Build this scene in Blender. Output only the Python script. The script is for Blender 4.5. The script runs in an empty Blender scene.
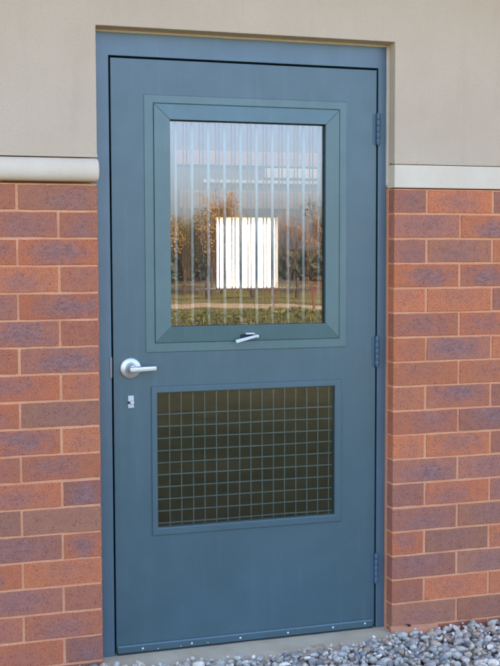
import bpy, bmesh, math, random
import numpy as np
from mathutils import Vector, Matrix, noise

random.seed(7)
RNG = np.random.default_rng(11)
sc = bpy.context.scene
COL = sc.collection
PI = math.pi

# ------------------------------------------------------------------ objects
def tag(o, label=None, cat=None, group=None, kind=None):
    if label: o['label'] = label
    if cat: o['category'] = cat
    if group: o['group'] = group
    if kind: o['kind'] = kind
    return o

def empty(name, loc, label=None, cat=None, group=None, kind=None):
    o = bpy.data.objects.new(name, None)
    o.empty_display_size = 0.1
    COL.objects.link(o)
    o.location = loc
    return tag(o, label, cat, group, kind)

def root_loc(o):
    v = Vector((0, 0, 0))
    while o is not None:
        v += Vector(o.location)
        o = o.parent
    return v

def obj(name, bm, mat, parent=None, smooth=False, bevel=0, seg=2, loc=None):
    """Link a bmesh (given in world coordinates) as one mesh object."""
    me = bpy.data.meshes.new(name)
    if not isinstance(bm, bmesh.types.BMesh):
        me = bm
    else:
        bmesh.ops.recalc_face_normals(bm, faces=bm.faces[:]) if getattr(bm, 'faces') and not smooth == 'keep' else None
        bm.to_mesh(me); bm.free()
    o = bpy.data.objects.new(name, me)
    COL.objects.link(o)
    org = Vector(loc) if loc is not None else (root_loc(parent) if parent is not None else Vector((0, 0, 0)))
    me.transform(Matrix.Translation(-org))
    if parent is not None:
        o.parent = parent
        o.location = org - root_loc(parent)
    else:
        o.location = org
    if mat is not None:
        for m in (mat if isinstance(mat, (list, tuple)) else [mat]):
            me.materials.append(m)
    if smooth:
        for p in me.polygons: p.use_smooth = True
    if bevel:
        b = o.modifiers.new('bevel', 'BEVEL')
        b.width = bevel; b.segments = seg; b.limit_method = 'ANGLE'; b.angle_limit = math.radians(40)
        b.harden_normals = False
    return o

def copy_tree(o, parent=None):
    c = o.copy(); COL.objects.link(c)
    if parent is not None: c.parent = parent
    for ch in [k for k in COL.objects if k.parent == o]:
        copy_tree(ch, c)
    return c

# ------------------------------------------------------------------ shapes
def box(bm, x0, x1, y0, y1, z0, z1):
    vs = [bm.verts.new(p) for p in ((x0,y0,z0),(x1,y0,z0),(x1,y1,z0),(x0,y1,z0),(x0,y0,z1),(x1,y0,z1),(x1,y1,z1),(x0,y1,z1))]
    for f in ((0,3,2,1),(4,5,6,7),(0,1,5,4),(1,2,6,5),(2,3,7,6),(3,0,4,7)):
        bm.faces.new([vs[i] for i in f])
    return vs

def nb(): return bmesh.new()

def bx(*a):
    bm = nb(); box(bm, *a); return bm

def sheet_holes(x0, x1, z0, z1, holes, y0, y1, bm=None, cuts_x=(), cuts_z=()):
    """A slab in the x-z plane from depth y0 (front) to y1 (back) with rectangular holes (hx0,hx1,hz0,hz1)."""
    bm = bm or nb()
    xs = sorted({x0, x1, *cuts_x} | {h[0] for h in holes} | {h[1] for h in holes})
    zs = sorted({z0, z1, *cuts_z} | {h[2] for h in holes} | {h[3] for h in holes})
    xs = [x for x in xs if x0 <= x <= x1]; zs = [z for z in zs if z0 <= z <= z1]
    def solid(i, j):
        if i < 0 or j < 0 or i >= len(xs)-1 or j >= len(zs)-1: return False
        cx = (xs[i]+xs[i+1])/2; cz = (zs[j]+zs[j+1])/2
        return not any(h[0] < cx < h[1] and h[2] < cz < h[3] for h in holes)
    V = {}
    def v(i, j, k):
        key = (i, j, k)
        if key not in V: V[key] = bm.verts.new((xs[i], (y0, y1)[k], zs[j]))
        return V[key]
    for i in range(len(xs)-1):
        for j in range(len(zs)-1):
            if not solid(i, j): continue
            bm.faces.new([v(i,j,0), v(i+1,j,0), v(i+1,j+1,0), v(i,j+1,0)])
            bm.faces.new([v(i,j+1,1), v(i+1,j+1,1), v(i+1,j,1), v(i,j,1)])
            if not solid(i-1, j): bm.faces.new([v(i,j,1), v(i,j,0), v(i,j+1,0), v(i,j+1,1)])
            if not solid(i+1, j): bm.faces.new([v(i+1,j,0), v(i+1,j,1), v(i+1,j+1,1), v(i+1,j+1,0)])
            if not solid(i, j-1): bm.faces.new([v(i,j,1), v(i+1,j,1), v(i+1,j,0), v(i,j,0)])
            if not solid(i, j+1): bm.faces.new([v(i,j+1,0), v(i+1,j+1,0), v(i+1,j+1,1), v(i,j+1,1)])
    return bm

def mitred(bm, O, I, yo, yi, yb, gap=0.0):
    """Four mitred rails between outer rect O and inner rect I; face depth yo at the outer edge, yi at the inner, back yb."""
    oc = [(O[0],O[2]),(O[1],O[2]),(O[1],O[3]),(O[0],O[3])]
    ic = [(I[0],I[2]),(I[1],I[2]),(I[1],I[3]),(I[0],I[3])]
    for k in range(4):
        a, b = oc[k], oc[(k+1) % 4]; c, d = ic[(k+1) % 4], ic[k]
        dx = Vector((b[0]-a[0], b[1]-a[1])).normalized() * gap
        P = [(a[0]+dx.x, a[1]+dx.y), (b[0]-dx.x, b[1]-dx.y), (c[0]-dx.x, c[1]-dx.y), (d[0]+dx.x, d[1]+dx.y)]
        ys = (yo, yo, yi, yi)
        f = [bm.verts.new((P[i][0], ys[i], P[i][1])) for i in range(4)]
        r = [bm.verts.new((P[i][0], yb, P[i][1])) for i in range(4)]
        bm.faces.new(f); bm.faces.new(r[::-1])
        for i in range(4):
            j = (i+1) % 4
            bm.faces.new([f[j], f[i], r[i], r[j]])
    return bm

def cyl(bm, p, q, r0, r1=None, n=24, cap=True):
    p, q = Vector(p), Vector(q); r1 = r0 if r1 is None else r1
    d = (q-p).normalized(); u = d.orthogonal().normalized(); w = d.cross(u)
    A = [bm.verts.new(p + (u*math.cos(t)+w*math.sin(t))*r0) for t in [2*PI*i/n for i in range(n)]]
    B = [bm.verts.new(q + (u*math.cos(t)+w*math.sin(t))*r1) for t in [2*PI*i/n for i in range(n)]]
    for i in range(n):
        bm.faces.new([A[i], A[(i+1)%n], B[(i+1)%n], B[i]])
    if cap:
        bm.faces.new(A[::-1]); bm.faces.new(B)
    return bm

def lathe(bm, c, prof, n=48):
    """profile [(r, y)] about the y axis through c (y is measured toward the viewer, so it is subtracted)."""
    rings = []
    for r, y in prof:
        if r < 1e-6: rings.append([bm.verts.new((c[0], c[1]-y, c[2]))])
        else: rings.append([bm.verts.new((c[0]+r*math.cos(2*PI*i/n), c[1]-y, c[2]+r*math.sin(2*PI*i/n))) for i in range(n)])
    for a, b in zip(rings, rings[1:]):
        for i in range(n):
            j = (i+1) % n
            if len(a) == 1 and len(b) == 1: continue
            if len(b) == 1: bm.faces.new([a[i], a[j], b[0]])
            elif len(a) == 1: bm.faces.new([a[0], b[i], b[j]])
            else: bm.faces.new([a[i], a[j], b[j], b[i]])
    return bm

def loft(bm, sections):
    rings = [[bm.verts.new(p) for p in s] for s in sections]
    n = len(rings[0])
    for a, b in zip(rings, rings[1:]):
        for i in range(n):
            bm.faces.new([a[i], a[(i+1)%n], b[(i+1)%n], b[i]])
    bm.faces.new(rings[0][::-1]); bm.faces.new(rings[-1])
    return bm

# ------------------------------------------------------------------ materials
def srgb(r, g, b, k=1.0):
    f = lambda c: ((c/255)/12.92 if c/255 <= 0.04045 else (((c/255)+0.055)/1.055)**2.4)
    return (f(r)*k, f(g)*k, f(b)*k, 1)

class NT:
    def __init__(s, name):
        s.m = bpy.data.materials.new(name); s.m.use_nodes = True
        s.t = s.m.node_tree; s.t.nodes.clear()
        s.out = s.t.nodes.new('ShaderNodeOutputMaterial')
    def n(s, typ, **kw):
        nd = s.t.nodes.new(typ)
        for k, v in kw.items():
            if k.startswith('i_'):
                key = k[2:]; key = int(key) if key.isdigit() else key.replace('_', ' ')
                s.set(nd, key, v)
            else: setattr(nd, k, v)
        return nd
    def set(s, nd, key, v):
        if isinstance(v, bpy.types.NodeSocket): s.t.links.new(v, nd.inputs[key])
        else: nd.inputs[key].default_value = v
    def pos(s):
        return s.n('ShaderNodeNewGeometry').outputs['Position']
    def noise(s, scale, detail=4, rough=.55, vec=None, dist=0):
        nd = s.n('ShaderNodeTexNoise', i_Scale=scale, i_Detail=detail, i_Roughness=rough, i_Distortion=dist)
        s.t.links.new(vec or s.pos(), nd.inputs['Vector']); return nd.outputs['Fac']
    def ramp(s, fac, stops, interp='LINEAR'):
        nd = s.n('ShaderNodeValToRGB'); cr = nd.color_ramp; cr.interpolation = interp
        while len(cr.elements) < len(stops): cr.elements.new(0.5)
        for e, (p, c) in zip(cr.elements, stops):
            e.position = p; e.color = c if isinstance(c, (tuple, list)) else (c, c, c, 1)
        s.t.links.new(fac, nd.inputs['Fac']); return nd.outputs['Color']
    def mix(s, fac, a, b, mode='MIX'):
        nd = s.n('ShaderNodeMix', data_type='RGBA', blend_type=mode)
        for idx, v in ((0, fac), (6, a), (7, b)):
            if isinstance(v, bpy.types.NodeSocket): s.t.links.new(v, nd.inputs[idx])
            else: nd.inputs[idx].default_value = v
        return nd.outputs[2]
    def math(s, op, a, b=0.0, clamp=False):
        nd = s.n('ShaderNodeMath', operation=op, use_clamp=clamp); s.set(nd, 0, a); s.set(nd, 1, b); return nd.outputs[0]
    def bump(s, h, strength=.3, dist=.001, normal=None):
        nd = s.n('ShaderNodeBump', i_Strength=strength, i_Distance=dist); s.t.links.new(h, nd.inputs['Height'])
        if normal: s.t.links.new(normal, nd.inputs['Normal'])
        return nd.outputs['Normal']
    def bsdf(s, color, rough=.6, normal=None, metal=0, spec=.5, **kw):
        p = s.n('ShaderNodeBsdfPrincipled')
        s.set(p, 'Base Color', color); s.set(p, 'Roughness', rough); s.set(p, 'Metallic', metal)
        s.set(p, 'Specular IOR Level', spec)
        if normal: s.set(p, 'Normal', normal)
        for k, v in kw.items(): s.set(p, k.replace('_', ' '), v)
        s.t.links.new(p.outputs[0], s.out.inputs[0]); return s.m

def paint(name, col, rough=.4, vary=.10, speck=True, bumpk=.12, spec=.5):
    N = NT(name)
    big = N.noise(3.0, 5, .6)
    c = N.mix(N.ramp(big, [(.3, 0.0), (.7, 1.0)]), tuple(v*(1-vary) for v in col[:3])+(1,), tuple(min(1, v*(1+vary)) for v in col[:3])+(1,))
    # faint streaks of dust that ran down the paint
    mp = N.n('ShaderNodeMapping'); N.t.links.new(N.pos(), mp.inputs[0]); mp.inputs['Scale'].default_value = (1, 1, .09)
    st = N.noise(38, 4, .6, mp.outputs[0])
    c = N.mix(N.ramp(st, [(.55, 0.0), (.8, .07)]), c, srgb(165, 172, 172))
    if speck:
        vo = N.n('ShaderNodeTexVoronoi', i_Scale=42.0); N.t.links.new(N.pos(), vo.inputs['Vector'])
        sp = N.ramp(vo.outputs['Distance'], [(.035, .55), (.06, 0.0)])
        msk = N.ramp(N.noise(7, 2), [(.5, 0.0), (.62, 1.0)])
        c = N.mix(N.mix(1.0, sp, msk, 'MULTIPLY'), c, srgb(165, 180, 188))
    sm = N.n('ShaderNodeMapping'); N.t.links.new(N.pos(), sm.inputs[0]); sm.inputs['Rotation'].default_value = (0, .5, 0); sm.inputs['Scale'].default_value = (1, 1, .06)
    sc_ = N.ramp(N.noise(150, 3, .6, sm.outputs[0]), [(.70, 0.0), (.76, .30)])
    c = N.mix(N.mix(1.0, sc_, N.ramp(N.noise(5, 3), [(.52, 0.0), (.62, 1.0)]), 'MULTIPLY'), c, srgb(150, 164, 172))
    c = N.mix(N.ramp(N.noise(60, 5, .7), [(.35, .14), (.6, 0.0)]), c, tuple(v*.6 for v in col[:3])+(1,))
    rr = N.math('ADD', N.math('MULTIPLY', N.noise(11, 4), .16), rough-.08)
    b = N.bump(N.noise(420, 2), bumpk, .0004)
    b = N.bump(N.noise(4.5, 2), .5, .0022, b)
    return N.bsdf(c, rr, b, spec=spec)

# --- brick: colour per brick comes from an attribute, the flash of purple in its middle from the brick's own uv
def brick_material():
    N = NT('fired_clay_brick')
    at = N.n('ShaderNodeAttribute', attribute_name='tone')
    fl = N.n('ShaderNodeAttribute', attribute_name='flash')
    uv = N.n('ShaderNodeUVMap', uv_map='brick')
    ln = N.n('ShaderNodeVectorMath', operation='LENGTH'); N.t.links.new(uv.outputs[0], ln.inputs[0])
    wob = N.noise(26, 5, .65)
    r = N.math('ADD', ln.outputs['Value'], N.math('MULTIPLY', N.math('SUBTRACT', wob, .5), 1.9))
    st = N.n('ShaderNodeMapping'); N.t.links.new(N.pos(), st.inputs[0]); st.inputs['Scale'].default_value = (.35, 1, 1)
    r = N.math('ADD', r, N.math('MULTIPLY', N.math('SUBTRACT', N.noise(120, 5, .7, st.outputs[0]), .5), 1.1))
    m = N.ramp(r, [(.20, 1.0), (1.0, 0.0)])
    m = N.math('MULTIPLY', m, fl.outputs['Fac'], True)
    fine = N.noise(170, 5, .7)
    c = N.mix(N.ramp(fine, [(.3, 0.0), (.7, 1.0)]), N.mix(1.0, at.outputs['Color'], (.74, .74, .74, 1), 'MULTIPLY'), N.mix(1.0, at.outputs['Color'], (1.22, 1.2, 1.18, 1), 'MULTIPLY'))
    purple = N.mix(N.ramp(N.noise(90, 4, .7, st.outputs[0]), [(.3, 0.0), (.7, 1.0)]), srgb(120, 88, 84), srgb(176, 132, 126))
    c = N.mix(m, c, purple)
    # dark iron specks
    sp = N.ramp(N.noise(190, 5, .8, None, .6), [(.52, 0.0), (.61, 1.0)])
    gate = N.ramp(N.math('ADD', N.noise(34, 3), N.math('MULTIPLY', m, .16)), [(.40, .12), (.58, .80)])
    c = N.mix(N.mix(1.0, sp, gate, 'MULTIPLY'), c, srgb(84, 56, 58))
    vo2 = N.n('ShaderNodeTexVoronoi', i_Scale=48.0, i_Randomness=1.0); N.t.links.new(N.pos(), vo2.inputs['Vector'])
    c = N.mix(N.ramp(vo2.outputs['Distance'], [(.05, .8), (.10, 0.0)]), c, srgb(60, 44, 50))
    # chips and faint lime bloom
    bl = N.ramp(N.noise(6.5, 6, .7), [(.60, 0.0), (.78, .22)])
    c = N.mix(bl, c, srgb(214, 176, 158))
    h = N.math('ADD', N.math('MULTIPLY', fine, .6), N.math('MULTIPLY', N.noise(48, 4), .8))
    b = N.bump(h, .55, .0016)
    return N.bsdf(c, .82, b, spec=.35)

def mortar_material():
    N = NT('orange_mortar')
    c = N.mix(N.ramp(N.noise(9, 5), [(.3, 0.0), (.7, 1.0)]), srgb(232, 158, 114), srgb(244, 177, 132))
    c = N.mix(N.ramp(N.noise(260, 3), [(.35, .35), (.6, 0.0)]), c, srgb(160, 104, 86))
    b = N.bump(N.noise(320, 4, .7), .7, .0012)
    b = N.bump(N.noise(30, 3), .5, .002, b)
    return N.bsdf(c, .9, b, spec=.2)

def stucco_material():
    N = NT('sand_stucco')
    g = N.noise(420, 3, .6)
    c = N.mix(N.ramp(N.noise(2.4, 5, .6), [(.3, 0.0), (.7, 1.0)]), srgb(210, 185, 158), srgb(219, 197, 171))
    c = N.mix(N.ramp(g, [(.30, .8), (.50, 0.0)]), c, srgb(158, 140, 120))
    c = N.mix(N.ramp(N.noise(300, 2), [(.60, 0.0), (.72, .5)]), c, srgb(222, 212, 194))
    mp = N.n('ShaderNodeMapping'); N.t.links.new(N.pos(), mp.inputs[0]); mp.inputs['Scale'].default_value = (1, 1, .12)
    c = N.mix(N.ramp(N.noise(9, 4, .6, mp.outputs[0]), [(.55, 0.0), (.85, .35)]), c, srgb(168, 154, 134))
    b = N.bump(g, .8, .0012)
    b = N.bump(N.noise(22, 4), .4, .003, b)
    return N.bsdf(c, .92, b, spec=.15)

def stone_material(name, a, b_, rough=.8):
    N = NT(name)
    c = N.mix(N.ramp(N.noise(7, 5, .6), [(.3, 0.0), (.7, 1.0)]), a, b_)
    vo = N.noise(260, 3, .6)
    c = N.mix(N.ramp(vo, [(.28, .45), (.42, 0.0)]), c, tuple(v*.6 for v in a[:3])+(1,))
    b = N.bump(N.noise(180, 4), .35, .001)
    return N.bsdf(c, rough, b, spec=.3)

def plain(name, col, rough=.7, metal=0, nscale=40, vary=.12, bumpk=.2, spec=.5):
    N = NT(name)
    c = N.mix(N.noise(nscale, 4), tuple(v*(1-vary) for v in col[:3])+(1,), tuple(min(1, v*(1+vary)) for v in col[:3])+(1,))
    b = N.bump(N.noise(nscale*6, 3), bumpk, .0006)
    return N.bsdf(c, rough, b, metal=metal, spec=spec)

def glass_material(name, ior, tint=(1, 1, 1, 1), rough=0.0, wave=.0):
    N = NT(name)
    fr = N.n('ShaderNodeFresnel', i_IOR=ior)
    tr = N.n('ShaderNodeBsdfTransparent'); tr.inputs[0].default_value = tint
    gl = N.n('ShaderNodeBsdfGlossy'); gl.inputs['Roughness'].default_value = rough
    gl.inputs['Color'].default_value = (1, 1, 1, 1)
    mx = N.n('ShaderNodeMixShader')
    if wave:
        b = N.bump(N.noise(3.2, 2), 1.0, wave)
        N.t.links.new(b, gl.inputs['Normal'])
    N.t.links.new(fr.outputs[0], mx.inputs[0]); N.t.links.new(tr.outputs[0], mx.inputs[1]); N.t.links.new(gl.outputs[0], mx.inputs[2])
    N.t.links.new(mx.outputs[0], N.out.inputs[0])
    return N.m

M = {}
M['brick'] = brick_material()
M['mortar'] = mortar_material()
M['stucco'] = stucco_material()
M['band'] = stone_material('pale_cast_stone', srgb(226, 206, 180), srgb(234, 216, 192))
M['concrete'] = stone_material('sill_concrete', srgb(206, 184, 152), srgb(230, 210, 178), .9)
M['caulk'] = plain('caulk', srgb(206, 192, 174), .6)
M['caulk_pink'] = plain('mortar_caulk', srgb(210, 146, 110), .85)
BLUE = (.046, .102, .118, 1)
TEAL = (.070, .142, .138, 1)
M['door'] = paint('door_paint', BLUE, .40, spec=1.0)
M['frame'] = paint('frame_paint', (.068, .126, .160, 1), .40, spec=1.0)
M['sash'] = paint('window_frame_paint', TEAL, .38, speck=False, spec=1.0)
M['hinge'] = paint('hinge_paint', (.070, .125, .165, 1), .38, bumpk=.4)
M['bar'] = paint('bar_paint', (.47, .49, .46, 1), .65, speck=False, spec=.3)
M['wire'] = plain('painted_wire', (.24, .35, .36, 1), .5)
M['bardark'] = plain('dark_bar_paint', (.16, .13, .13, 1), .7)
M['gasket'] = plain('black_gasket', (.012, .014, .018, 1), .6)
M['satin'] = plain('satin_nickel', (.72, .71, .70, 1), .46, metal=1, nscale=80, vary=.05, bumpk=.08)
M['alu'] = plain('pale_latch_metal', (.72, .71, .70, 1), .45, metal=.3, vary=.05)
M['plate'] = plain('worn_metal_plate', (.60, .61, .63, 1), .42, metal=.6)
M['screw'] = plain('bare_screw', (.70, .70, .70, 1), .4, metal=.5)
M['glass'] = glass_material('window_glass', 1.74, wave=.0004)
M['glass_low'] = glass_material('lower_glass', 1.75, (.9, .9, .88, 1))
M['screen'] = plain('brown_screen', (.034, .026, .020, 1), .95, spec=.1)

# ------------------------------------------------------------------ camera
CAM = Vector((-0.71296, -3.95511, 1.44577))
yaw, pit, rol = 0.30835183, -0.07080918, -0.00263451
Fv = Vector((math.sin(yaw)*math.cos(pit), math.cos(yaw)*math.cos(pit), math.sin(pit)))
rt = Fv.cross(Vector((0, 0, 1))).normalized(); up = rt.cross(Fv)
Rv = rt*math.cos(rol)+up*math.sin(rol); Uv = up*math.cos(rol)-rt*math.sin(rol)
cd = bpy.data.cameras.new('camera'); cam = bpy.data.objects.new('camera', cd); COL.objects.link(cam)
mw = Matrix(((Rv.x, Uv.x, -Fv.x, CAM.x), (Rv.y, Uv.y, -Fv.y, CAM.y), (Rv.z, Uv.z, -Fv.z, CAM.z), (0, 0, 0, 1)))
cam.matrix_world = mw
cd.sensor_fit = 'VERTICAL'; cd.sensor_height = 36; cd.sensor_width = 27; cd.lens = 1156.117/666*36
cd.clip_start = .05; cd.clip_end = 3000
sc.camera = cam

# ------------------------------------------------------------------ the building
W = 1.1115          # width of the opening
TOP = 2.212         # soffit height
PL, PH, JT = .2781, .0927, .0100
ZB = 1.675          # top of the brickwork
WL, WR, WT = -4.5, 7.0, 6.4  # wall top raised, out of view, so its shade covers the near lawn
building = empty('building', (0.55, 0.3, 0), 'tan stucco and red brick building wall around the blue steel door', 'building')

TONE = {'O': srgb(202, 118, 78), 'B': srgb(184, 110, 80), 'L': srgb(176, 114, 86), 'R': srgb(194, 112, 76), 'D': srgb(168, 106, 84), 'P': srgb(180, 112, 86)}
LEFT = ['L2 B1','P2 P2','R3 R3','B1 O2','R3 P2','B0 P3','P3 R1','R1 R2','L1 R2','O1 R3','R2 B1','D3 R2','L0 L1','R3 D2','O1 R3','B0 P2','B2 B1','D2 R1']
RIGHT = ['D2 O2 P2','P2 O3 B2','P2 L2 O1','O3 R3 P2','O1 O1 P2','B2 R2 O2','O1 P3 O1','O1 O1 B1','O1 B3 P2','B2 D3 O1','O1 O2 P2','P3 P2 R2','D1 R2 P3','D2 L2 B1','R2 L1 O2','D2 L2 R1','B1 O1 O1','L1 L1 B2']

def brickwork(side):
    bm = nb()
    tl = bm.faces.layers.float_vector.new('t'); ff = bm.faces.layers.float.new('f')
    uvl = bm.loops.layers.uv.new('brick')
    tones, flashes = [], []
    rr = random.Random(3 if side < 0 else 5)
    for r in range(1, 21):
        z1 = ZB-(r-1)*PH - JT*.35; z0 = ZB-r*PH + JT*.5
        if r == 1: z1 = ZB-.004
        full = (r % 2 == 1) if side < 0 else (r % 2 == 0)
        spans = []; e = 0.0; first = PL-.004 if full else PL/2-.004
        spans.append((e, first-JT/2)); e = first
        lim = (-WL) if side < 0 else (WR-W)
        while e < lim:
            spans.append((e+JT/2, e+PL-JT/2)); e += PL
        codes = ((LEFT if side < 0 else RIGHT)[r-1]).split() if r <= 18 else []
        for k, (a, b) in enumerate(spans):
            code = codes[k] if k < len(codes) else rr.choice('OBLRDP')+rr.choice('0123')
            base = TONE[code[0]]; fl = {'0': .08, '1': .26, '2': .50, '3': .80}[code[1]]
            jit = rr.uniform(.90, 1.10); hj = rr.uniform(-.04, .04)
            jit *= 1.08; tone = (base[0]*jit*(1+hj), base[1]*jit, base[2]*jit*(1-hj))
            dz = rr.uniform(-.0009, .0009); dy = rr.uniform(-.0012, .0010)
            if side < 0: x0, x1 = -b+rr.uniform(-.0012, .0012), -a
            else: x0, x1 = W+a, W+b+rr.uniform(-.0012, .0012)
            # brick body: bevelled front with slightly wavering arrises
            sub = nb(); box(sub, x0, x1, dy, .050, z0+dz, z1+dz)
            ed = [q for q in sub.edges if all(v.co.y < .02 for v in q.verts)]
            bmesh.ops.bevel(sub, geom=ed, offset=.0022, segments=2, affect='EDGES', profile=.6)
            front = [q for q in sub.edges if all(v.co.y < .02 for v in q.verts) and abs(q.verts[0].co.z-q.verts[1].co.z) < 1e-4 and q.calc_length() > .08]
            bmesh.ops.subdivide_edges(sub, edges=front, cuts=9 if b-a > .2 else 5)
            seed = rr.uniform(0, 100)
            for v in sub.verts:
                if v.co.y < .02:
                    v.co.z += (noise.noise(Vector((v.co.x*28, seed, v.co.z*12))))*.0019
                    v.co.y += (noise.noise(Vector((v.co.x*20, seed+9, v.co.z*20))))*.0007
            cx, cz, hx, hz = (x0+x1)/2, (z0+z1)/2, (x1-x0)/2, (z1-z0)/2
            ox, oz = rr.uniform(-.25, .25), rr.uniform(-.3, .3)
            mp = {}
            for v in sub.verts: mp[v] = bm.verts.new(v.co)
            for f in sub.faces:
                nf = bm.faces.new([mp[v] for v in f.verts]); nf[tl] = tone; nf[ff] = fl
                for lp in nf.loops:
                    co = lp.vert.co
                    lp[uvl].uv = ((co.x-cx)/hx*1.0+ox, (co.z-cz)/hz*.75+oz)
            sub.free()
    bm.normal_update()
    tones = [tuple(f[tl]) for f in bm.faces]; flashes = [f[ff] for f in bm.faces]
    o = obj('brick_course_work', bm, M['brick'], building)
    me = o.data
    ca = me.attributes.new('tone', 'FLOAT_COLOR', 'FACE'); ca.data.foreach_set('color', np.array([t+(1.0,) for t in tones], dtype=np.float32).ravel())
    fa = me.attributes.new('flash', 'FLOAT', 'FACE'); fa.data.foreach_set('value', np.array(flashes, dtype=np.float32))
    o.name = 'brickwork'
    return o

def mortar_bed(x0, x1, parent):
    """Mortar body behind and between the bricks, its face gently uneven."""
    bm = nb()
    nx = int((x1-x0)/.03); nz = int((ZB+.2)/.0155)
    g = [[bm.verts.new((x0+(x1-x0)*i/nx, .0034+noise.noise(Vector((i*.31, j*.27, x0)))*.0018, -.2+(ZB+.2)*j/nz)) for i in range(nx+1)] for j in range(nz+1)]
    for j in range(nz):
        for i in range(nx):
            bm.faces.new([g[j][i], g[j][i+1], g[j+1][i+1], g[j+1][i]])
    # sides, top and back
    def strip(seq, y):
        b = [bm.verts.new((v.co.x, y, v.co.z)) for v in seq]
        for i in range(len(seq)-1): bm.faces.new([seq[i], seq[i+1], b[i+1], b[i]])
        return b
    strip([g[j][0] for j in range(nz+1)], .24); strip([g[j][nx] for j in range(nz+1)], .24)
    strip(g[nz], .24)
    v = [bm.verts.new(p) for p in ((x0, .24, -.2), (x1, .24, -.2), (x1, .24, ZB), (x0, .24, ZB))]
    bm.faces.new(v)
    return obj('mortar', bm, M['mortar'], parent, smooth=False)

bl = brickwork(-1); br = brickwork(1)
mortar_bed(WL, -.0022, bl)
mortar_bed(W+.0022, WR, br)

# stucco above, with the head of the opening cut out
sz = 1.770
bm = nb()
sheet_holes(WL, WR, sz, WT, [(0, W, sz-1, TOP)], 0.0, .24, bm=bm)
stucco = obj('stucco_wall', bm, M['stucco'], building, bevel=.003)
obj('backing_wall', bx(WL, -.004, .06, .238, ZB+.001, sz-.001), M['stucco'], building)
obj('backing_wall', bx(W+.004, WR, .06, .238, ZB+.001, sz-.001), M['stucco'], building)
# plaster stop bead along the foot of the stucco
obj('stop_bead', bx(WL, .0005, -.0050, .02, sz-.004, sz+.0075), M['stucco'], stucco, bevel=.0015)
obj('stop_bead', bx(W-.0005, WR, -.0035, .02, sz-.004, sz+.006), M['stucco'], stucco, bevel=.0015)
# roof slab with a plain parapet, above the picture
obj('roof', bx(WL, WR, -.02, .30, WT, WT+.25), M['stucco'], building, bevel=.01)
M['soffit'] = plain('ochre_soffit_board', srgb(196, 176, 120), .85)
obj('canopy', bx(WL, WR, -.62, -.002, 2.86, 2.98), M['soffit'], building, bevel=.006)

# string course: a bullnose on the latch side, a flat band on the hinge side
def bullnose(x0, x1, zb, zt, proj):
    prof = []
    n = 14; h = zt-zb; rc = h*.44
    prof.append((.055, zb)); prof.append((-proj+rc*.9, zb))
    for i in range(1, n):
        t = -PI/2+PI*i/n
        prof.append((-proj+rc*.9-rc*.9*math.cos(t), zb+h/2+h/2*math.sin(t)))
    prof.append((-proj+rc*.9, zt)); prof.append((.055, zt))
    secs = []
    for x, k in ((x0, 1.0), (x1-.012, 1.0), (x1-.006, .985), (x1-.002, .95), (x1, .88)):
        secs.append([(x, .055+(y-.055)*(1 if k == 1 else k**.5), zb+h/2+(z-zb-h/2)*k) for y, z in prof])
    bm = nb(); loft(bm, secs); return bm
obj('string_course', bullnose(WL, .0015, 1.6835, 1.7620, .036), M['band'], building, smooth=True).modifiers.new('es', 'EDGE_SPLIT').split_angle = .9
obj('string_course', bx(W-.0005, WR, -.0030, .055, 1.6790, 1.7640), M['band'], building, bevel=.003)

# sealant and parging between masonry and steel frame
FY = .065
def bead(pts, r, mat, name, par):
    bm = nb()
    for a, b in zip(pts, pts[1:]): cyl(bm, a, b, r, n=10)
    return obj(name, bm, mat, par, smooth=True)
obj('jamb_parging', bx(W-.0032, W+.02, .0495, .110, -.01, 1.679), M['caulk_pink'], building, bevel=.001)
obj('jamb_parging', bx(W-.0030, W+.02, .0520, .110, 1.682, TOP-.001), M['caulk'], building, bevel=.001)
# the sealant line at the head wavers a little
bm = nb(); prev = None
def wavy_strip(x0, x1, zc, h, y, n, axis='x'):
    bm = nb(); secs = []
    for i in range(n+1):
        t = x0+(x1-x0)*i/n; w = noise.noise(Vector((t*9, 3, 1)))*.0016
        if axis == 'x': secs.append([(t, y, zc-h+w), (t, y-.004, zc-h/2+w), (t, y, zc+.003), (t, y+.02, zc+.003), (t, y+.02, zc-h)])
        else: secs.append([(zc-h+w, y, t), (zc-h/2+w, y-.004, t), (zc+.003, y, t), (zc+.003, y+.02, t), (zc-h, y+.02, t)])
    return loft(bm, secs)
obj('head_sealant', wavy_strip(-.002, W+.001, TOP-.001, .009, FY-.006, 60), M['caulk'], building, smooth=True)
obj('jamb_sealant', wavy_strip(1.69, TOP-.002, W-.0005, .0058, FY-.007, 40, 'z'), M['caulk'], building, smooth=True)

# ------------------------------------------------------------------ steel door frame
fr = sheet_holes(-.03, W-.003, -.02, 2.2045, [(.0545, 1.0742, -1, 2.1240)], FY, FY+.14)
frame = obj('door_frame', fr, M['frame'], building, bevel=.0016)
tag(frame, 'blue grey steel door frame set back in the masonry opening')
obj('door_stop', sheet_holes(.0548, 1.0740, -.015, 2.1238, [(.072, 1.0570, -1, 2.107)], FY+.052, FY+.085), M['gasket'], frame)
obj('strike_lip', bx(.0475, .0560, FY-.003, FY+.03, .9995, 1.0745), plain('old_brass_strike', (.26, .24, .23, 1), .45, metal=.7), frame, bevel=.001)

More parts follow.
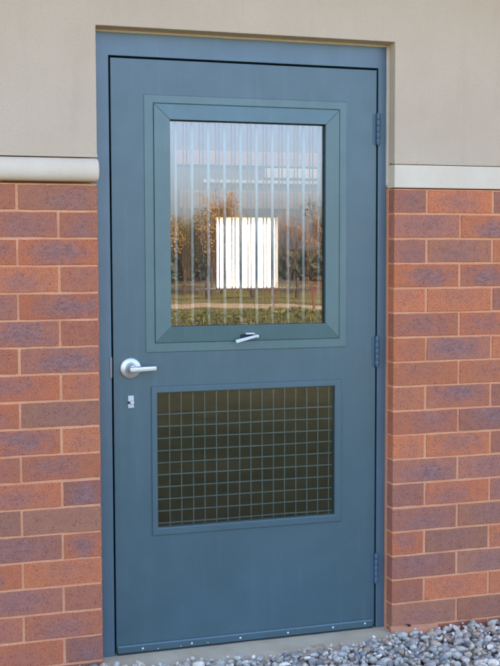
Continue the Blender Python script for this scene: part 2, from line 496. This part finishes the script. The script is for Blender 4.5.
# ------------------------------------------------------------------ the door
DX0, DX1, DZ0, DZ1 = .0610, 1.0680, .0060, 2.1175
DY = .0665
door = empty('door', ((DX0+DX1)/2, DY+.022, 0), 'blue grey painted steel door with barred window above and wire mesh panel below', 'door')
WO = (.1785, .9465, 1.0855, 1.9955)     # window flange
WS = (.2113, .9180, 1.1180, 1.9660)     # sash outer
WG = (.2697, .8600, 1.1765, 1.9095)     # glass sight edge
LO = (.1960, .9278, .4215, .9632)       # lower trim
LI = (.2176, .9010, .4495, .9390)       # lower sight edge
leaf = sheet_holes(DX0, DX1, DZ0, DZ1, [(WG[0]-.02, WG[1]+.02, WG[2]-.02, WG[3]+.02), (LI[0]-.006, LI[1]+.006, LI[2]-.006, LI[3]+.006)], DY, DY+.044)
obj('door_leaf', leaf, M['door'], door, bevel=.0018)

# window in the door
win = obj('window_frame', sheet_holes(*WO, [WS], DY-.0040, DY+.012), M['sash'], door, bevel=.0020)
groove = obj('groove', mitred(nb(), (WS[0]-.001, WS[1]+.001, WS[2]-.001, WS[3]+.001), (WS[0]+.006, WS[1]-.006, WS[2]+.006, WS[3]-.006), DY+.001, DY+.001, DY+.011), M['gasket'], win)
sash = obj('sash', mitred(nb(), (WS[0]+.0022, WS[1]-.0022, WS[2]+.0022, WS[3]-.0022), WG, DY-.0065, DY-.0125, DY+.030, .00035), M['sash'], win, bevel=.0009)
obj('gasket', mitred(nb(), (WG[0]-.006, WG[1]+.006, WG[2]-.006, WG[3]+.006), (WG[0]+.0035, WG[1]-.0035, WG[2]+.0015, WG[3]-.0035), DY+.0015, DY+.002, DY+.024), M['gasket'], win)
obj('window_pane', bx(WG[0]-.004, WG[1]+.004, DY+.006, DY+.010, WG[2]-.004, WG[3]+.004), M['glass'], win)
# vertical security bars behind the pane
first = None
for k in range(10):
    x = .3038+k*.06135
    b = cyl(nb(), (0, 0, WG[2]-.018), (0, 0, WG[3]+.018), .0058, n=16)
    if first is None:
        first = obj('security_bar', b, M['bar'], door, smooth=True, loc=(0, 0, 0)); c = first
    else:
        b.free(); c = first.copy(); COL.objects.link(c)
    c.location = Vector((x, .118, 0)) - root_loc(door)
first = None
for k in range(10):
    if k == 9: break
    x = .2890+k*.06135+.0
    b = cyl(nb(), (0, 0, WG[2]-.018), (0, 0, WG[3]+.018), .0025, n=12)
    if first is None:
        first = obj('inner_rod', b, M['bardark'], door, smooth=True, loc=(0, 0, 0)); c = first
    else:
        b.free(); c = first.copy(); COL.objects.link(c)
    c.location = Vector((x+.0555, .160, 0)) - root_loc(door)
    e = first.copy(); COL.objects.link(e); e.location = Vector((x+.0680, .160, 0)) - root_loc(door)

# awning latch handle on the bottom rail of the sash
def bar_between(bm, p, q, hw, hh, taper=1.0):
    p, q = Vector(p), Vector(q); d = (q-p).normalized(); yv = Vector((0, 1, 0)); n = d.cross(yv).normalized()
    s = []
    for pt, k in ((p, 1.0), (q, taper)):
        s.append([pt+n*hh*k*a+yv*hw*b for a, b in ((-1, -1), (1, -1), (1, 1), (-1, 1))])
    return loft(bm, s)
lat = obj('latch_handle', bar_between(nb(), (.5035, DY-.034, 1.1190), (.5800, DY-.034, 1.1370), .0035, .0062, .8), M['alu'], door, bevel=.0015)
tag(lat, 'small white metal latch handle on the bottom rail of the window')
obj('latch_pivot', cyl(nb(), (.5850, DY-.038, 1.1370), (.5850, DY-.010, 1.1370), .0058, n=16), M['alu'], lat, bevel=.0008)
obj('latch_bracket', bx(.545, .578, DY-.026, DY-.010, 1.1430, 1.1485), M['alu'], lat, bevel=.001)
obj('latch_slot', bx(.530, .580, DY-.0135, DY-.008, 1.128, 1.1425), M['gasket'], lat)

# lower mesh panel
trim = obj('panel_trim', sheet_holes(*LO, [LI], DY-.0060, DY+.030), M['door'], door, bevel=.0034, seg=3)
tag(trim, 'raised blue grey trim around the wire mesh panel')
obj('panel_glass', bx(LI[0]-.004, LI[1]+.004, DY+.006, DY+.009, LI[2]-.004, LI[3]+.004), M['glass_low'], door)
bm = nb()
# welded wire grid, each wire very slightly bowed
def wire(bm, p, q, r, s):
    p, q = Vector(p), Vector(q); n = 8; d = q-p
    prevp = None
    for i in range(n+1):
        t = i/n; w = noise.noise(Vector((s*3.1, t*2.2, 0)))*.0022
        pt = p+d*t+(Vector((0, 0, w)) if abs(d.x) > abs(d.z) else Vector((w*.6, 0, 0)))
        if prevp is not None: cyl(bm, prevp, pt, r, n=8, cap=False)
        prevp = pt
for k in range(15): wire(bm, (.2695+k*.04425, .0955, LI[2]-.005), (.2695+k*.04425, .0955, LI[3]+.005), .0022, k)
for k in range(10): wire(bm, (LI[0]-.005, .0925, .4597+k*.04425), (LI[1]+.005, .0925, .4597+k*.04425), .0025, 40+k)
obj('wire_mesh', bm, M['wire'], door, smooth=True)
obj('insect_screen', bx(LI[0]-.005, LI[1]+.005, .1030, .1045, LI[2]-.005, LI[3]+.005), M['screen'], door)

# bottom sweep with its screws
sw = nb()
loft(sw, [[(x, DY+.001, .0020), (x, DY-.0065, .0020), (x, DY-.0075, .0240), (x, DY-.0045, .0300), (x, DY+.001, .0315)] for x in (.0645, .5, 1.0600)])
sweep = obj('door_sweep', sw, M['door'], door, bevel=.0008)
tag(sweep, 'blue strip screwed along the foot of the door')
obj('rubber_seal', bx(.0660, 1.0620, DY-.004, DY+.012, -.0035, .0035), M['gasket'], sweep)
for i, x in enumerate((.1559, .3391, .5253, .7126, .8946, 1.0268)):
    z = (.0130, .0125, .0130, .0130, .0145, .0165)[i]
    b = nb(); lathe(b, (x, DY-.0068, z), [(0.0045, -.001), (.0045, .0006), (.0032, .0019), (.0, .0023)], 16)
    obj('screw', b, M['screw'], sweep, smooth=True)
for x, z in ((.213, .0035), (.297, .0040), (.400, .0055)):
    b = nb(); lathe(b, (x, DY-.0068, z+.003), [(0.0022, -.001), (.0022, .0006), (.0, .0012)], 12)
    obj('rivet', b, M['screw'], sweep, smooth=True)

# hinges
def hinge(zb, zt, i):
    h = nb(); x = 1.0712; n = 5; H = (zt-zb)/n
    for k in range(n):
        cyl(h, (x, FY-.0065, zb+k*H+.0006), (x, FY-.0065, zb+(k+1)*H-.0006), .0078, n=20)
    hb = obj('hinge', h, M['hinge'], door, smooth=False, bevel=.0006)
    for p in hb.data.polygons: p.use_smooth = True
    hb.modifiers.new('es', 'EDGE_SPLIT').split_angle = .7
    obj('hinge_leaf', bx(x-.0185, x-.002, DY-.0020, DY+.004, zb+.002, zt-.002), M['hinge'], hb, bevel=.0006)
    obj('hinge_leaf', bx(x+.002, x+.0120, FY-.0022, FY+.004, zb+.002, zt-.002), M['hinge'], hb, bevel=.0006)
    pin = nb(); cyl(pin, (x, FY-.0065, zb-.0035), (x, FY-.0065, zt+.0035), .0048, n=16); obj('hinge_pin', pin, M['hinge'], hb, smooth=False, bevel=.001)
hinge(1.8420, 1.9560, 0); hinge(1.0080, 1.1220, 1); hinge(.1720, .2860, 2)

# lever handle
HX, HZ = .1215, 1.0320
b = nb()
lathe(b, (HX, DY, HZ), [(.0, 0), (.0385, 0), (.0385, .0035), (.0370, .0065), (.0330, .0088), (.0230, .0105), (.0190, .0120), (.0175, .0150), (.0, .0150)], 64)
rose = obj('door_handle', b, M['satin'], door, smooth=True)
rose.modifiers.new('es', 'EDGE_SPLIT').split_angle = .8
tag(rose, 'satin nickel lever handle on a round rose')
b = nb()
lathe(b, (HX, DY-.012, HZ), [(.0165, 0), (.0160, .006), (.0140, .012), (.0135, .034), (.0, .034)], 40)
nk = obj('neck', b, M['satin'], rose, smooth=True); nk.modifiers.new('es', 'EDGE_SPLIT').split_angle = .7
secs = []
lx = HX-.014
for t, hh, hy, dy, dz in ((0, .0040, .004, .004, 0), (.003, .0088, .008, .001, 0), (.010, .0112, .0098, 0, 0), (.020, .0112, .0098, 0, 0), (.034, .0100, .0085, .0015, .0), (.056, .0094, .0060, .003, .0006), (.082, .0090, .0056, .005, .0010), (.0975, .0088, .0052, .0065, .0012), (.0990, .0078, .0044, .007, .0012)):
    ring = []
    for i in range(20):
        a = 2*PI*i/20; ca, sa = math.cos(a), math.sin(a)
        e = .42
        ring.append((lx+t, DY-.049+dy+hy*math.copysign(abs(ca)**e, ca), HZ-.0010+dz+hh*math.copysign(abs(sa)**e, sa)))
    secs.append(ring)
lv = obj('lever', loft(nb(), secs), M['satin'], rose, smooth=True)
lv.modifiers.new('es', 'EDGE_SPLIT').split_angle = .9
obj('key_cylinder', cyl(nb(), (HX-.001, DY-.050, HZ-.001), (HX-.001, DY-.0602, HZ-.001), .0062, n=24), M['satin'], rose, bevel=.001)

# small latch plate under the handle
lx0, lx1 = .1120, .1330
pl = obj('bolt_plate', bx(lx0, lx1, DY-.0025, DY+.001, .9130, .9340), M['plate'], door, bevel=.0008)
tag(pl, 'small worn metal bolt plate below the lever handle')
obj('lower_plate', bx(lx0, lx1, DY-.0025, DY+.001, .8895, .9050), M['plate'], pl, bevel=.0008)
obj('thumb_turn', cyl(nb(), (lx0+.0125, DY-.002, .9105), (lx0+.0125, DY-.016, .9105), .0082, .0070, n=24), M['plate'], pl, bevel=.001)
obj('turn_slot', bx(lx0-.001, lx1-.002, DY-.0010, DY+.001, .9048, .9132), M['gasket'], pl)
obj('plate_screw', cyl(nb(), (lx0+.0105, DY-.001, .9262), (lx0+.0105, DY-.0040, .9262), .0038, n=16), M['screw'], pl, bevel=.0006)

# ------------------------------------------------------------------ the room behind the door
ROOM = plain('room_plaster', (.22, .21, .215, 1), .9)
PINK = plain('pink_panel', (.50, .37, .34, 1), .85)
ORNG = plain('terracotta_column', (.50, .30, .20, 1), .85)
WHT = plain('white_trim', (.85, .85, .84, 1), .6)
Y2 = 3.6
obj('room_floor', bx(-2.2, 4.4, .24, 3.95, -.12, -.012), M['concrete'], building)
obj('room_side_wall', bx(-2.32, -2.2, .242, 3.95, -.1, 6.4), ROOM, building)
obj('room_side_wall', bx(4.4, 4.52, .242, 3.95, -.1, 6.4), ROOM, building)
back = obj('room_back_wall', sheet_holes(-2.2, 4.4, -.1, 6.4, [(1.4542, 1.8974, 1.1971, 1.6758)], Y2, Y2+.15), ROOM, building)  # unseen upper part added to cut sun bouncing down into the room
obj('ceiling', bx(-2.2, 4.4, .242, 2.5, 2.75, 2.9), ROOM, building)  # stops short of the back wall, an added gap for sky light
rw = obj('far_window_sill', bx(1.30, 2.05, Y2-.05, Y2-.002, 1.183, 1.1955), WHT, building, bevel=.003)
N = NT('frosted_pane')
tl_ = N.n('ShaderNodeBsdfTranslucent'); tl_.inputs[0].default_value = (.96, .95, .92, 1)
N.t.links.new(tl_.outputs[0], N.out.inputs[0])
obj('frosted_pane', bx(1.4542, 1.8974, Y2+.060, Y2+.064, 1.1971, 1.6758), N.m, back)
for z0, z1, x0, x1, mm in ((2.0228, 2.1174, 1.17, 2.19, PINK), (1.735, 1.8519, 1.20, 2.19, PINK), (1.905, 1.926, 1.36, 2.18, WHT), (1.945, 2.010, 1.80, 2.18, WHT)):
    obj('wall_panel', bx(x0, x1, Y2-.02, Y2-.001, z0, z1), mm, back, bevel=.002)
obj('wall_column', bx(2.100, 2.186, Y2-.06, Y2-.001, -.01, 1.733), ORNG, back, bevel=.003)
obj('wall_column', bx(1.2150, 1.2560, Y2-.06, Y2-.001, -.01, 1.733), ORNG, back, bevel=.003)

# ------------------------------------------------------------------ ground
def grid_sheet(x0, x1, y0, y1, n, m, f):
    bm = nb()
    g = [[bm.verts.new((x0+(x1-x0)*i/n, y0+(y1-y0)*j/m, f(x0+(x1-x0)*i/n, y0+(y1-y0)*j/m))) for i in range(n+1)] for j in range(m+1)]
    for j in range(m):
        for i in range(n): bm.faces.new([g[j][i], g[j][i+1], g[j+1][i+1], g[j+1][i]])
    return bm
N = NT('ground_soil')
c = N.mix(N.ramp(N.noise(.35, 6, .65), [(.35, 0.0), (.65, 1.0)]), srgb(120, 114, 64), srgb(166, 146, 94))
c = N.mix(N.ramp(N.noise(6, 5, .7), [(.35, .6), (.6, 0.0)]), c, srgb(98, 94, 52))
M['grass'] = N.bsdf(c, .95, N.bump(N.noise(30, 4), .6, .03), spec=.1)
obj('ground', grid_sheet(-700, 700, -700, 700, 40, 40, lambda x, y: -.085), M['grass']); tag(COL.objects['ground'], kind='structure')
M['bed'] = plain('gravel_bed_soil', srgb(96, 90, 84), .95)
obj('gravel_bed', grid_sheet(WL, WR, -1.5, .02, 4, 4, lambda x, y: -.055), M['bed']); tag(COL.objects['gravel_bed'], kind='structure')

# concrete sill under the door: broken irregular front edge
bm = nb()
n = 90; secs = []
for i in range(n+1):
    x = -.012+(W+.055)*i/n
    e = -.105+.022*noise.noise(Vector((x*5, 1, 0)))+.008*noise.noise(Vector((x*24, 5, 0)))
    if x > W-.02: e = -.075+(x-W+.02)*.6
    zt = -.0065+.0022*noise.noise(Vector((x*8, 4, 2)))
    secs.append([(x, .20, zt), (x, .03, zt+.0002), (x, (e)*.45, zt-.003), (x, e+.008, zt-.0085), (x, e, zt-.0150), (x, e-.006, -.07), (x, .20, -.07)])
loft(bm, secs)
sill = obj('threshold', bm, M['concrete'], building, smooth=False, bevel=0)
# smear of mortar at the foot of the hinge-side brickwork
bm = nb(); secs = []
for i in range(31):
    t = i/30; x = W-.006+.20*t
    k = math.sin(PI*min(1, t*1.02+.02))**.5 if t < .98 else .05
    w = .5+.5*noise.noise(Vector((x*30, 8, 1)))
    yy = -.004-.030*k*(1-t*.6)*(.6+.6*w); zz = .0125*(1-.35*t)+.004*w
    secs.append([(x, .01, zz), (x, -.002, zz), (x, yy, -.002+.004*w), (x, yy-.012, -.012), (x, yy-.012, -.04), (x, .01, -.04)])
loft(bm, secs)
obj('mortar_smear', bm, M['caulk_pink'], building, smooth=True)

# ------------------------------------------------------------------ river pebbles, one mass
def ico(sub):
    b = nb(); bmesh.ops.create_icosphere(b, subdivisions=sub, radius=1.0)
    v = np.array([p.co[:] for p in b.verts]); f = np.array([[q.index for q in p.verts] for p in b.faces]); b.free(); return v, f
proto = {}
for sub in (3, 2):
    lst = []
    v0, f0 = ico(sub)
    for k in range(26):
        a, b_, c_ = RNG.uniform(.82, 1.12), RNG.uniform(.62, .95), RNG.uniform(.40, .70)
        rr = np.array([1+.20*noise.noise(Vector(p)*1.05+Vector((k*7.3, 0, 0)))+.07*noise.noise(Vector(p)*2.4+Vector((0, k*5.1, 0))) for p in v0])
        # squash toward a rounded box now and then, as broken river stone has
        e = RNG.uniform(.78, 1.0)
        vv = np.sign(v0)*np.abs(v0)**e
        lst.append((vv*rr[:, None]*np.array([a, b_, c_]), f0))
    proto[sub] = lst
PAL = [(srgb(188, 184, 180), 30), (srgb(170, 168, 168), 24), (srgb(204, 200, 194), 18), (srgb(146, 146, 150), 12), (srgb(192, 178, 162), 9), (srgb(172, 148, 132), 5), (srgb(222, 216, 206), 7), (srgb(116, 118, 124), 5), (srgb(186, 160, 136), 3)]
pw = np.array([w for _, w in PAL], float); pw /= pw.sum()
def rotm(a, b, c):
    ca, sa, cb, sb, cc, s_ = math.cos(a), math.sin(a), math.cos(b), math.sin(b), math.cos(c), math.sin(c)
    return np.array([[ca, -sa, 0], [sa, ca, 0], [0, 0, 1]]) @ np.array([[cb, 0, sb], [0, 1, 0], [-sb, 0, cb]]) @ np.array([[1, 0, 0], [0, cc, -s_], [0, s_, cc]])
def gravel():
    V, Fa, C, off = [], [], [], 0
    cells = {}
    def ok(x, y, r, lay, k):
        cx, cy = int(x//.05), int(y//.05)
        for i in range(-1, 2):
            for j in range(-1, 2):
                for (a, b, q) in cells.get((lay, cx+i, cy+j), ()):
                    if (a-x)**2+(b-y)**2 < ((q+r)*k)**2: return False
        cells.setdefault((lay, cx, cy), []).append((x, y, r)); return True
    def sillfront(x): return -.088-.02*noise.noise(Vector((x*5, 1, 0))) if -.0 < x < W else -.004
    for lay, (z, kk, tries) in enumerate(((-.040, .70, 16000), (-.021, .74, 15000), (-.0040, .95, 7000), (-.002, .72, 9000))):
        for _ in range(tries):
            x = RNG.uniform(-1.2, 3.4); y = RNG.uniform(-1.35, .0)
            r = float(np.clip(RNG.lognormal(math.log(.0138), .30), .007, .027))
            if lay == 3:      # small stones settle into the gaps
                r = RNG.uniform(.005, .010)
            lim = sillfront(x)
            edge = lim + (.02 if lay >= 1 and RNG.random() < .25 and 0 < x < W else 0)
            if lay == 2 and 0 < x < W: edge = lim-.03*abs(math.sin(x*7))
            # stones crowd up over the two ends of the sill
            if x < .20: edge = max(edge, -.010-.33*max(0, x-.0)) if x > 0 else edge
            if x > .98 and x < W: edge = max(edge, -.05)
            if y > edge - r*.75: continue
            if not ok(x, y, r, lay, kk): continue
            sub = 3 if (-.1 < x < 1.9 and y > -.75 and r > .009) else 2
            v, f = proto[sub][RNG.integers(26)]
            tilt = (.25, .35, .5, .9)[lay]
            R_ = rotm(RNG.uniform(0, 2*PI), RNG.normal(0, tilt), RNG.normal(0, tilt))
            zz = z+RNG.uniform(-.005, .005)
            if y > edge-.05 and 0 < x < W: zz += .002
            vv = (v*r*1.18)@R_.T+np.array([x, y, zz])
            V.append(vv); Fa.append(f+off); off += len(vv)
            col = np.array(PAL[RNG.choice(len(PAL), p=pw)][0][:3])*RNG.uniform(.98, 1.45)*np.array([1.09, 1.02, .88])
            C.append(np.tile(np.append(col, 1.0), (len(vv), 1)))
    V = np.vstack(V); Fa = np.vstack(Fa); C = np.vstack(C)
    me = bpy.data.meshes.new('gravel')
    me.vertices.add(len(V)); me.vertices.foreach_set('co', V.ravel().astype(np.float32))
    me.loops.add(Fa.size); me.loops.foreach_set('vertex_index', Fa.ravel().astype(np.int32))
    me.polygons.add(len(Fa)); me.polygons.foreach_set('loop_start', np.arange(0, Fa.size, 3, dtype=np.int32))
    me.polygons.foreach_set('use_smooth', np.ones(len(Fa), dtype=bool))
    me.update(calc_edges=True)
    ca = me.attributes.new('tone', 'FLOAT_COLOR', 'POINT'); ca.data.foreach_set('color', C.astype(np.float32).ravel())
    return me
N = NT('river_pebble')
at = N.n('ShaderNodeAttribute', attribute_name='tone')
nz1 = N.noise(55, 5, .65); nz2 = N.noise(420, 3, .6)
c = N.mix(N.ramp(nz1, [(.35, 0.0), (.68, 1.0)]), N.mix(1.0, at.outputs['Color'], (.78, .78, .80, 1), 'MULTIPLY'), N.mix(1.0, at.outputs['Color'], (1.2, 1.2, 1.18, 1), 'MULTIPLY'))
c = N.mix(N.ramp(nz2, [(.3, .35), (.5, 0.0)]), c, srgb(96, 98, 108))
c = N.mix(N.ramp(N.noise(24, 6, .7), [(.58, 0.0), (.72, .4)]), c, srgb(204, 200, 192))
M['pebble'] = N.bsdf(c, .62, N.bump(N.noise(300, 4, .7), .35, .0008), spec=.4)
gv = obj('gravel', gravel(), M['pebble']); tag(gv, 'grey blue river pebbles heaped along the foot of the wall', 'gravel', kind='stuff')

# bits of dry grass lying on the stones
M['straw'] = plain('dry_straw', srgb(168, 140, 98), .8)
def straw(pts, r, label):
    bm = nb()
    for a, b in zip(pts, pts[1:]): cyl(bm, a, b, r, r*.8, n=8)
    o = obj('dry_stalk', bm, M['straw'], None, smooth=True, loc=pts[0]); tag(o, label, 'twig')
straw([(.745, -.115, .012), (.775, -.130, .019), (.800, -.150, .017), (.830, -.172, .012)], .0016, 'bent dry straw stalk lying on the pebbles in front of the sill')
straw([(.742, -.100, .010), (.770, -.108, .016), (.792, -.106, .014)], .0012, 'short dry straw stalk touching the concrete sill')
bm = nb(); bmesh.ops.create_icosphere(bm, subdivisions=2, radius=1)
for v in bm.verts: v.co = Vector((1.179+v.co.x*.0085+v.co.z*.002, -.010+v.co.y*.004, .016+v.co.z*.004-v.co.x*.004))
o = obj('dead_leaf', bm, plain('dark_leaf', (.02, .016, .014, 1), .8), None, smooth=True); tag(o, 'tiny dark curled leaf on the mortar at the foot of the wall', 'leaf')

# ------------------------------------------------------------------ the garden the pane reflects
M['path'] = plain('pale_path', srgb(196, 168, 130), .9, nscale=3)
def ribbon(x0, x1, fy0, fy1, z, n=60):
    bm = nb(); a = []; 
    for i in range(n+1):
        x = x0+(x1-x0)*i/n; a.append((bm.verts.new((x, fy0(x), z)), bm.verts.new((x, fy1(x), z))))
    for p, q in zip(a, a[1:]): bm.faces.new([p[0], q[0], q[1], p[1]])
    return bm
yp = lambda x: -27.4+(x-7)*.75
o = obj('path', ribbon(-30, 45, lambda x: yp(x)-2.0, lambda x: yp(x)+1.2, -.080), M['path']); tag(o, kind='structure')

M['bark'] = plain('bark', srgb(84, 62, 50), .9, nscale=20)
M['redbark'] = plain('young_bark', srgb(120, 74, 66), .9, nscale=20)
def leafmat(name, a, b):
    N = NT(name)
    at = N.n('ShaderNodeNewGeometry')
    c = N.mix(at.outputs['Random Per Island'], a, b)
    c = N.mix(.3, c, N.mix(N.noise(1.2, 3), a, b))
    return N.bsdf(c, .7, spec=.3)
M['leaf_green'] = leafmat('green_leaves', srgb(66, 76, 40), srgb(144, 138, 80))
M['leaf_rust'] = leafmat('rust_leaves', srgb(112, 90, 52), srgb(196, 156, 98))
M['leaf_dark'] = leafmat('dark_leaves', srgb(40, 54, 44), srgb(78, 82, 60))
M['leaf_twig'] = leafmat('twig_buds', srgb(140, 102, 70), srgb(206, 158, 104))

def leaves(me_name, centres, sizes, mat, parent, name):
    n = len(centres)
    P = np.array(centres); s = np.array(sizes)[:, None]
    a = RNG.normal(size=(n, 3)); a /= np.linalg.norm(a, axis=1)[:, None]
    b = np.cross(a, RNG.normal(size=(n, 3))); b /= np.linalg.norm(b, axis=1)[:, None]
    q = np.stack([P-a*s, P-b*s*.5, P+a*s, P+b*s*.5], 1).reshape(-1, 3)
    me = bpy.data.meshes.new(me_name)
    me.vertices.add(len(q)); me.vertices.foreach_set('co', q.ravel().astype(np.float32))
    me.loops.add(4*n); me.loops.foreach_set('vertex_index', np.arange(4*n, dtype=np.int32))
    me.polygons.add(n); me.polygons.foreach_set('loop_start', np.arange(0, 4*n, 4, dtype=np.int32))
    me.update(calc_edges=True)
    return obj(name, me, mat, parent)

def tree(x, y, h, spread, leafn, leafs, mat, label, group, trunk_r=.06, bark='bark', clear=.25, twigs=3):
    root = empty('tree', (x, y, -.085), label, 'tree', group)
    rr = random.Random(int(x*100+y*7)); bm = nb(); tips = []
    def grow(p, d, L, r, lev):
        q = p+d*L; mid = p+d*L*.5+Vector((rr.uniform(-1, 1), rr.uniform(-1, 1), 0))*L*.05
        cyl(bm, p, mid, r, r*.85, n=6, cap=False); cyl(bm, mid, q, r*.85, r*.62, n=6, cap=False)
        if lev >= 1: tips.append((q, L)); tips.append((mid, L))
        if lev == 4: return
        for k in range(twigs if lev else twigs+2):
            a = rr.uniform(0, 2*PI); tl = rr.uniform(.35, .8)*(1 if lev else .8)
            u = d.orthogonal().normalized(); w = d.cross(u)
            nd = (d*math.cos(tl)+(u*math.cos(a)+w*math.sin(a))*math.sin(tl)*spread+Vector((0, 0, .18))).normalized()
            grow(q if rr.random() < .6 else mid, nd, L*rr.uniform(.62, .86), r*.55, lev+1)
    grow(Vector((x, y, -.10)), Vector((rr.uniform(-.05, .05), 0, 1)).normalized(), h*.30, trunk_r, 0)
    obj('trunk', bm, M[bark], root)
    if leafn:
        cs, ss = [], []
        for _ in range(leafn):
            t, L = rr.choice(tips); cs.append(tuple(t+Vector((rr.gauss(0, 1), rr.gauss(0, 1), rr.gauss(0, 1)))*L*.33)); ss.append(leafs*rr.uniform(.6, 1.4))
        leaves('crown', cs, ss, M[mat], root, 'crown')
    return root

# tree positions (x at depth y), seen mirrored in the pane
TR = [(8.3, -34.5, 3.5, 'leaf_rust', 'left'), (9.3, -35.0, 3.2, 'leaf_green', ''), (10.0, -33.8, 4.0, 'leaf_rust', ''), (10.9, -35.5, 3.3, 'leaf_rust', ''), (7.2, -36.0, 3.3, 'leaf_green', ''),
      (13.6, -36.0, 3.3, 'leaf_twig', ''), (14.5, -34.6, 3.5, 'leaf_twig', ''), (15.4, -36.2, 3.3, 'leaf_dark', ''), (16.4, -37.0, 3.0, 'leaf_dark', ''), (12.0, -40.0, 3.0, 'leaf_rust', '')]
TL = ['rust leaved garden tree opposite the door, second from the left', 'olive green garden tree between two rust leaved trees', 'tallest rust leaved garden tree opposite the door', 'rust leaved garden tree at the right of the leafy row', 'green garden tree at the outer left end of the row',
      'bare twiggy tree nearest the middle of the garden', 'tallest bare twiggy tree by the low rail', 'dark green tree behind the bare twiggy trees', 'dark green tree at the far right end of the row', 'small rust leaved tree standing farther back than the others']
for (x, y, h, m, _), lb in zip(TR, TL):
    tw = m == 'leaf_twig'
    tree(x, y, h, .75 if not tw else .9, 5200 if not tw else 2600, .034 if not tw else .022, m, lb, 'garden trees beyond the low rail fence', .055 if not tw else .035, 'bark', twigs=3)
for (x, y), lb in zip(((9.4, -25.6), (10.2, -24.6)), ('young red barked sapling by the path, left of two', 'young red barked sapling by the path, right of two')):
    tree(x, y, 1.1, 1.1, 60, .02, 'leaf_twig', lb, 'young saplings by the path', .03, 'redbark', twigs=2)

# hedge
hr = empty('hedge', (8, -17, -.085), 'long low clipped green hedge in front of the path', 'hedge')
cs, ss = [], []
for _ in range(60000):
    x = RNG.uniform(-2, 18); t = RNG.uniform(0, 1)
    hgt = .50+.07*noise.noise(Vector((x*.9, 0, 0)))+.05*noise.noise(Vector((x*4, 2, 0)))
    a = RNG.uniform(0, PI); k = RNG.uniform(.82, 1.0)
    cs.append((x, -15.2+.55*(x-7)*.25-math.cos(a)*1.3*k, -.085+hgt*math.sin(a)**.6*k)); ss.append(RNG.uniform(.016, .034))
leaves('foliage', cs, ss, M['leaf_green'], hr, 'foliage')

# low two-rail fence beyond the path
M['rail'] = plain('dark_rail', srgb(72, 58, 54), .8)
fe = empty('rail_fence', (10, -30, -.085), 'low dark two rail fence along the far side of the path', 'fence')
yf = lambda x: -31.2+(x-10)*.35
bm = nb()
for z in (.42, .22): bar_between(bm, (-8, yf(-8), z), (34, yf(34), z), .04, .035)
obj('rail', bm, M['rail'], fe)
pp = None
for k in range(30):
    x = -7+k*1.35
    if pp is None: pp = obj('post', bx(-.05, .05, -.05, .05, -.03, .62), M['rail'], fe, loc=(0, 0, 0)); q = pp
    else: q = pp.copy(); COL.objects.link(q)
    q.location = Vector((x, yf(x), 0))-root_loc(fe)

# far woods, one mass low on the horizon
cs, ss = [], []
for _ in range(30000):
    x = RNG.uniform(-30, 70); d = RNG.uniform(0, 14)
    hgt = 2.6+1.6*noise.noise(Vector((x*.07, 0, 0)))+.9*noise.noise(Vector((x*.35, 3, 0)))
    cs.append((x, -50-d*.5, -.1+abs(RNG.uniform(0, 1))**.8*hgt*.85)); ss.append(RNG.uniform(.12, .30))
wd = leaves('far_woods', cs, ss, M['leaf_dark'], None, 'far_woods'); tag(wd, 'low dark line of distant woods across the field', 'woods', kind='stuff')

# ------------------------------------------------------------------ light
SUN_EL, SUN_AZ = math.radians(30), math.radians(8)      # the sun stands behind the building; azimuth from +y toward +x
w = bpy.data.worlds.new('World'); sc.world = w; w.use_nodes = True
nt = w.node_tree; nt.nodes.clear()
sky = nt.nodes.new('ShaderNodeTexSky'); sky.sky_type = 'NISHITA'; sky.sun_disc = False
sky.sun_elevation = SUN_EL; sky.sun_rotation = SUN_AZ
sky.altitude = 100; sky.air_density = 0.6; sky.dust_density = 3.2; sky.ozone_density = 0.4
bg = nt.nodes.new('ShaderNodeBackground'); bg.inputs[1].default_value = .15
ou = nt.nodes.new('ShaderNodeOutputWorld')
nt.links.new(sky.outputs[0], bg.inputs[0]); nt.links.new(bg.outputs[0], ou.inputs[0])
sd = bpy.data.lights.new('sun', 'SUN'); so = bpy.data.objects.new('sun', sd); COL.objects.link(so)
sd.energy = 3.0; sd.angle = math.radians(.6); sd.color = (1.0, .90, .76)
dirv = Vector((math.sin(SUN_AZ)*math.cos(SUN_EL), math.cos(SUN_AZ)*math.cos(SUN_EL), math.sin(SUN_EL)))
so.rotation_euler = dirv.to_track_quat('Z', 'Y').to_euler()
so.location = (0, 20, 10)

sc.view_settings.view_transform = 'Standard'; sc.view_settings.look = 'None'
sc.view_settings.exposure = 2.72; sc.view_settings.gamma = 1
sc.view_settings.use_curve_mapping = False
sc.render.engine = 'CYCLES'
sc.cycles.use_denoising = True
try: sc.cycles.denoiser = 'OPENIMAGEDENOISE'
except Exception: pass
sc.cycles.use_adaptive_sampling = False
sc.cycles.max_bounces = 10; sc.cycles.diffuse_bounces = 5; sc.cycles.transparent_max_bounces = 24
sc.cycles.sample_clamp_indirect = 6
